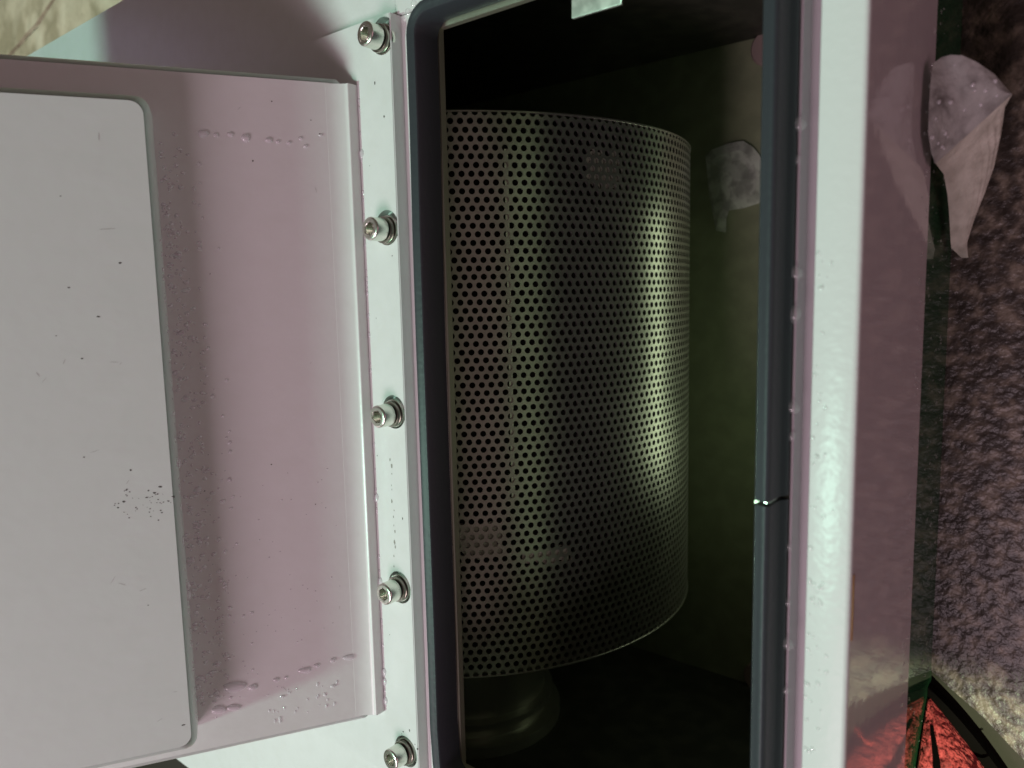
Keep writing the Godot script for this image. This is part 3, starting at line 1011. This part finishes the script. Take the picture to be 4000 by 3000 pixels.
func inside_things() -> void:
	# pale scrap of fleece stuck to the floor in front of the cartridge
	var t := thing("fleece_scrap", "pale crumpled scrap of fleece on the dark cabinet floor", "cloth", V(0.33, FLOOR + 0.004, -1.09))
	var out := [[0.430, -1.194], [0.450, -1.174], [0.462, -1.111], [0.463, -1.063], [0.440, -1.030], [0.402, -1.000], [0.330, -0.985], [0.264, -0.990], [0.249, -1.06], [0.245, -1.126], [0.175, -1.118], [0.183, -1.155], [0.30, -1.18]]
	var st := begin()
	var cen := V(0.345, FLOOR + 0.03, -1.09)
	var rings := 4
	var rows := []
	for j in rings + 1:
		var r := []
		for p in out:
			var e := V(p[0], FLOOR + 0.004, p[1])
			var q := e.lerp(cen, 1.0 - float(j) / rings)
			q.y = (FLOOR + 0.004 + 0.018 * absf(sin(q.x * 95.0 + q.z * 60.0)) * (1.0 if j < rings else 0.3)) * S
			r.append(q - t.position)
		rows.append(r)
	for j in rings:
		for i in out.size():
			var q := (i + 1) % out.size()
			var a: Vector3 = rows[j][i]
			var b: Vector3 = rows[j][q]
			var c: Vector3 = rows[j + 1][q]
			var d: Vector3 = rows[j + 1][i]
			var n := (c - a).cross(d - b).normalized()
			if n.y < 0:
				n = -n
			quad(st, a, b, c, d, n)
	obj("cloth", st.commit(), M.patch, t)

func leaf() -> void:
	var o := V(0.038, GROUND, -0.262)
	var t := thing("dry_leaf", "large curled brown leaf with drops on it leaning against the cabinet", "leaf", o)
	# three rails along the fold: outer rim of the upper half, the fold, free edge of the lower half
	var rim := [[0.175, -0.322, -0.270], [0.186, -0.291, -0.270], [0.212, -0.266, -0.270], [0.247, -0.263, -0.270], [0.279, -0.266, -0.270], [0.309, -0.271, -0.269], [0.321, -0.293, -0.262], [0.321, -0.290, -0.250], [0.318, -0.293, -0.236], [0.308, -0.309, -0.219], [0.293, -0.330, -0.201], [0.275, -0.352, -0.188], [0.267, -0.361, -0.182]]
	var fold0 := Vector3(0.175, -0.322, -0.270)
	var fold1 := Vector3(0.267, -0.361, -0.182)
	var st := begin()
	var n := rim.size()
	var cols := 6
	var grid := []
	for i in n:
		var r := []
		var f := fold0.lerp(fold1, float(i) / (n - 1))
		var e := Vector3(rim[i][0], rim[i][1], rim[i][2])
		for j in cols + 1:
			var s := float(j) / cols
			var p := f.lerp(e, s)
			p.y += 0.010 * sin(s * PI) - 0.004 * sin(i * 1.7) * s * (1 - s) * 2.0
			r.append(p * S - o)
		grid.append(r)
	smooth_grid(st, grid)
	obj("upper_half", st.commit(), M.leaf, t)
	var right := [[0.267, -0.361, -0.182], [0.252, -0.371, -0.192], [0.219, -0.395, -0.198], [0.178, -0.424, -0.209], [0.143, -0.448, -0.223], [0.106, -0.472, -0.240], [0.066, -0.497, -0.255], [0.038, -0.520, -0.264]]
	var left := [[0.175, -0.322, -0.270], [0.164, -0.368, -0.268], [0.136, -0.402, -0.268], [0.110, -0.431, -0.270], [0.082, -0.456, -0.272], [0.066, -0.470, -0.273], [0.054, -0.484, -0.274], [0.038, -0.520, -0.264]]
	st = begin()
	grid = []
	for i in right.size():
		var r := []
		var a := Vector3(left[i][0], left[i][1], left[i][2])
		var b := Vector3(right[i][0], right[i][1], right[i][2])
		for j in 31:
			var s := j / 30.0
			var p := a.lerp(b, s)
			var grow := minf(i / 2.0, 1.0)
			p.z += (0.010 * sin(s * PI) + 0.0022 * absf(sin(s * 22.0 + 0.3 * sin(i * 1.3))) * (1.0 - 0.08 * i)) * grow
			p.y += 0.004 * sin(s * PI) * grow
			r.append(p * S - o)
		grid.append(r)
	smooth_grid(st, grid)
	obj("lower_half", st.commit(), M.leaf_lit, t)
	st = begin()
	for k in 22:
		var i := rng.randi_range(2, n - 2)
		var s := rng.randf_range(0.15, 0.95)
		var f := fold0.lerp(fold1, float(i) / (n - 1))
		var e := Vector3(rim[i][0], rim[i][1], rim[i][2])
		var p := f.lerp(e, s)
		p.y += 0.010 * sin(s * PI)
		bead(st, p * S, Vector3(0.1, 0.9, 0.3).normalized(), Vector3.RIGHT, rng.randf_range(0.0012, 0.0035), 1.1, 0.7)
	var wo := obj("leaf_drops", st.commit(), M.water)
	wo.set_meta("label", "round water drops lying on the curled brown leaf")
	wo.set_meta("category", "water")
	stuff(wo)

func smooth_grid(st: SurfaceTool, grid: Array) -> void:
	var nu := grid.size()
	var nv: int = grid[0].size()
	var nor := []
	for i in nu:
		var r := []
		for j in nv:
			var du: Vector3 = grid[mini(i + 1, nu - 1)][j] - grid[maxi(i - 1, 0)][j]
			var dv: Vector3 = grid[i][mini(j + 1, nv - 1)] - grid[i][maxi(j - 1, 0)]
			var n := du.cross(dv)
			if n.length() < 1e-12:
				n = Vector3(0, 1, 1)
			if n.dot(Vector3(0.1, 0.8, 0.6)) < 0:
				n = -n
			r.append(n.normalized())
		nor.append(r)
	for i in nu - 1:
		for j in nv - 1:
			var ps := [grid[i][j], grid[i][j + 1], grid[i + 1][j + 1], grid[i + 1][j]]
			var ns := [nor[i][j], nor[i][j + 1], nor[i + 1][j + 1], nor[i + 1][j]]
			var uv := [Vector2(i, j), Vector2(i, j + 1), Vector2(i + 1, j + 1), Vector2(i + 1, j)]
			tri(st, [ps[0], ps[1], ps[2]], [ns[0], ns[1], ns[2]], [uv[0], uv[1], uv[2]])
			tri(st, [ps[0], ps[2], ps[3]], [ns[0], ns[2], ns[3]], [uv[0], uv[2], uv[3]])

# outline of the shoe: inner side along the cabinet, outer side flaring from the toe
func shoe_ring(d: float, grow: float, lift: float, k0: float, k1: float, n: int) -> Array:
	var zin := -0.284
	var zout := -0.284 + 0.37 * (1.0 - exp(-d / 0.36)) + 0.004 + grow
	var tall := 0.010 + lift + 0.24 * (1.0 - exp(-d / 0.22)) + 0.10 * smoothstep(0.5, 0.9, d)
	var out := []
	for j in n + 1:
		var a := PI * lerpf(k0, k1, float(j) / n)
		var z := lerpf(zin, zout, 0.5 + 0.5 * cos(a))
		out.append(V(-0.772 - d, GROUND + 0.022 + pow(sin(a), 0.7 if cos(a) > 0.0 else 0.16) * tall, z))
	return out

func shoe() -> void:
	var o := V(-1.3, GROUND, -0.05)
	var t := thing("knit_shoe", "red knitted shoe with black stripes on the paving beside the cabinet", "shoe", o)
	var st := begin()
	var grid := []
	for i in 27:
		var d := 1.15 * pow(i / 26.0, 1.5)
		var r := []
		for p in shoe_ring(d, 0.0, 0.0, 0.0, 1.0, 22):
			r.append(p - o)
		grid.append(r)
	smooth_grid(st, grid)
	obj("upper", st.commit(), M.knit, t)
	st = begin()
	var pr := PackedVector2Array()
	for i in 48:
		var d := -0.02 + 1.18 * pow(i / 47.0, 2.0)
		pr.append(Vector2(-0.772 - d, -0.285 + 0.375 * (1.0 - exp(-(d + 0.02) / 0.34)) + 0.010 * (1.0 - exp(-(d + 0.02) / 0.03))))
	pr.append(Vector2(-1.94, -0.2855))
	pr.append(Vector2(-0.753, -0.2855))
	var fr := []
	for y in [0.003, 0.026]:
		fr.append(Transform3D(Basis(Vector3.RIGHT * S, Vector3.BACK * S, Vector3.DOWN * S), V(0, GROUND + y, 0) - o))
	if Geometry2D.is_polygon_clockwise(pr):
		pr.reverse()
	sweep(st, pr, fr, true)
	obj("sole", st.commit(), M.black, t)
	for k in [[0.50, 0.60]]:
		st = begin()
		grid = []
		for q in 24:
			var d := 0.03 + 0.9 * pow(q / 23.0, 1.5)
			var wob := 0.008 * sin(q * 1.9)
			var r := []
			for p in shoe_ring(d, 0.002, 0.002, k[0] + wob, k[1] + wob, 4):
				r.append(p - o)
			grid.append(r)
		smooth_grid(st, grid)
		obj("stripe", st.commit(), M.black, t)
	st = begin()
	var loop := [Vector3(-0.865, GROUND + 0.075, -0.205), Vector3(-0.872, GROUND + 0.075, -0.190), Vector3(-0.868, GROUND + 0.065, -0.175), Vector3(-0.855, GROUND + 0.060, -0.163)]
	fr = []
	for i in 4:
		var p: Vector3 = loop[i]
		var d: Vector3 = (loop[mini(i + 1, 3)] - loop[maxi(i - 1, 0)]).normalized()
		var x := d.cross(Vector3.UP).normalized()
		var w := 1.0 - 0.25 * i
		fr.append(Transform3D(Basis(x * S * w, x.cross(d) * S * w, d * S), p * S - o))
	var ring := PackedVector2Array()
	for k in 8:
		ring.append(Vector2(cos(TAU * k / 8), sin(TAU * k / 8)) * 0.006)
	sweep(st, ring, fr, true)
	obj("yarn_loop", st.commit(), M.red, t)
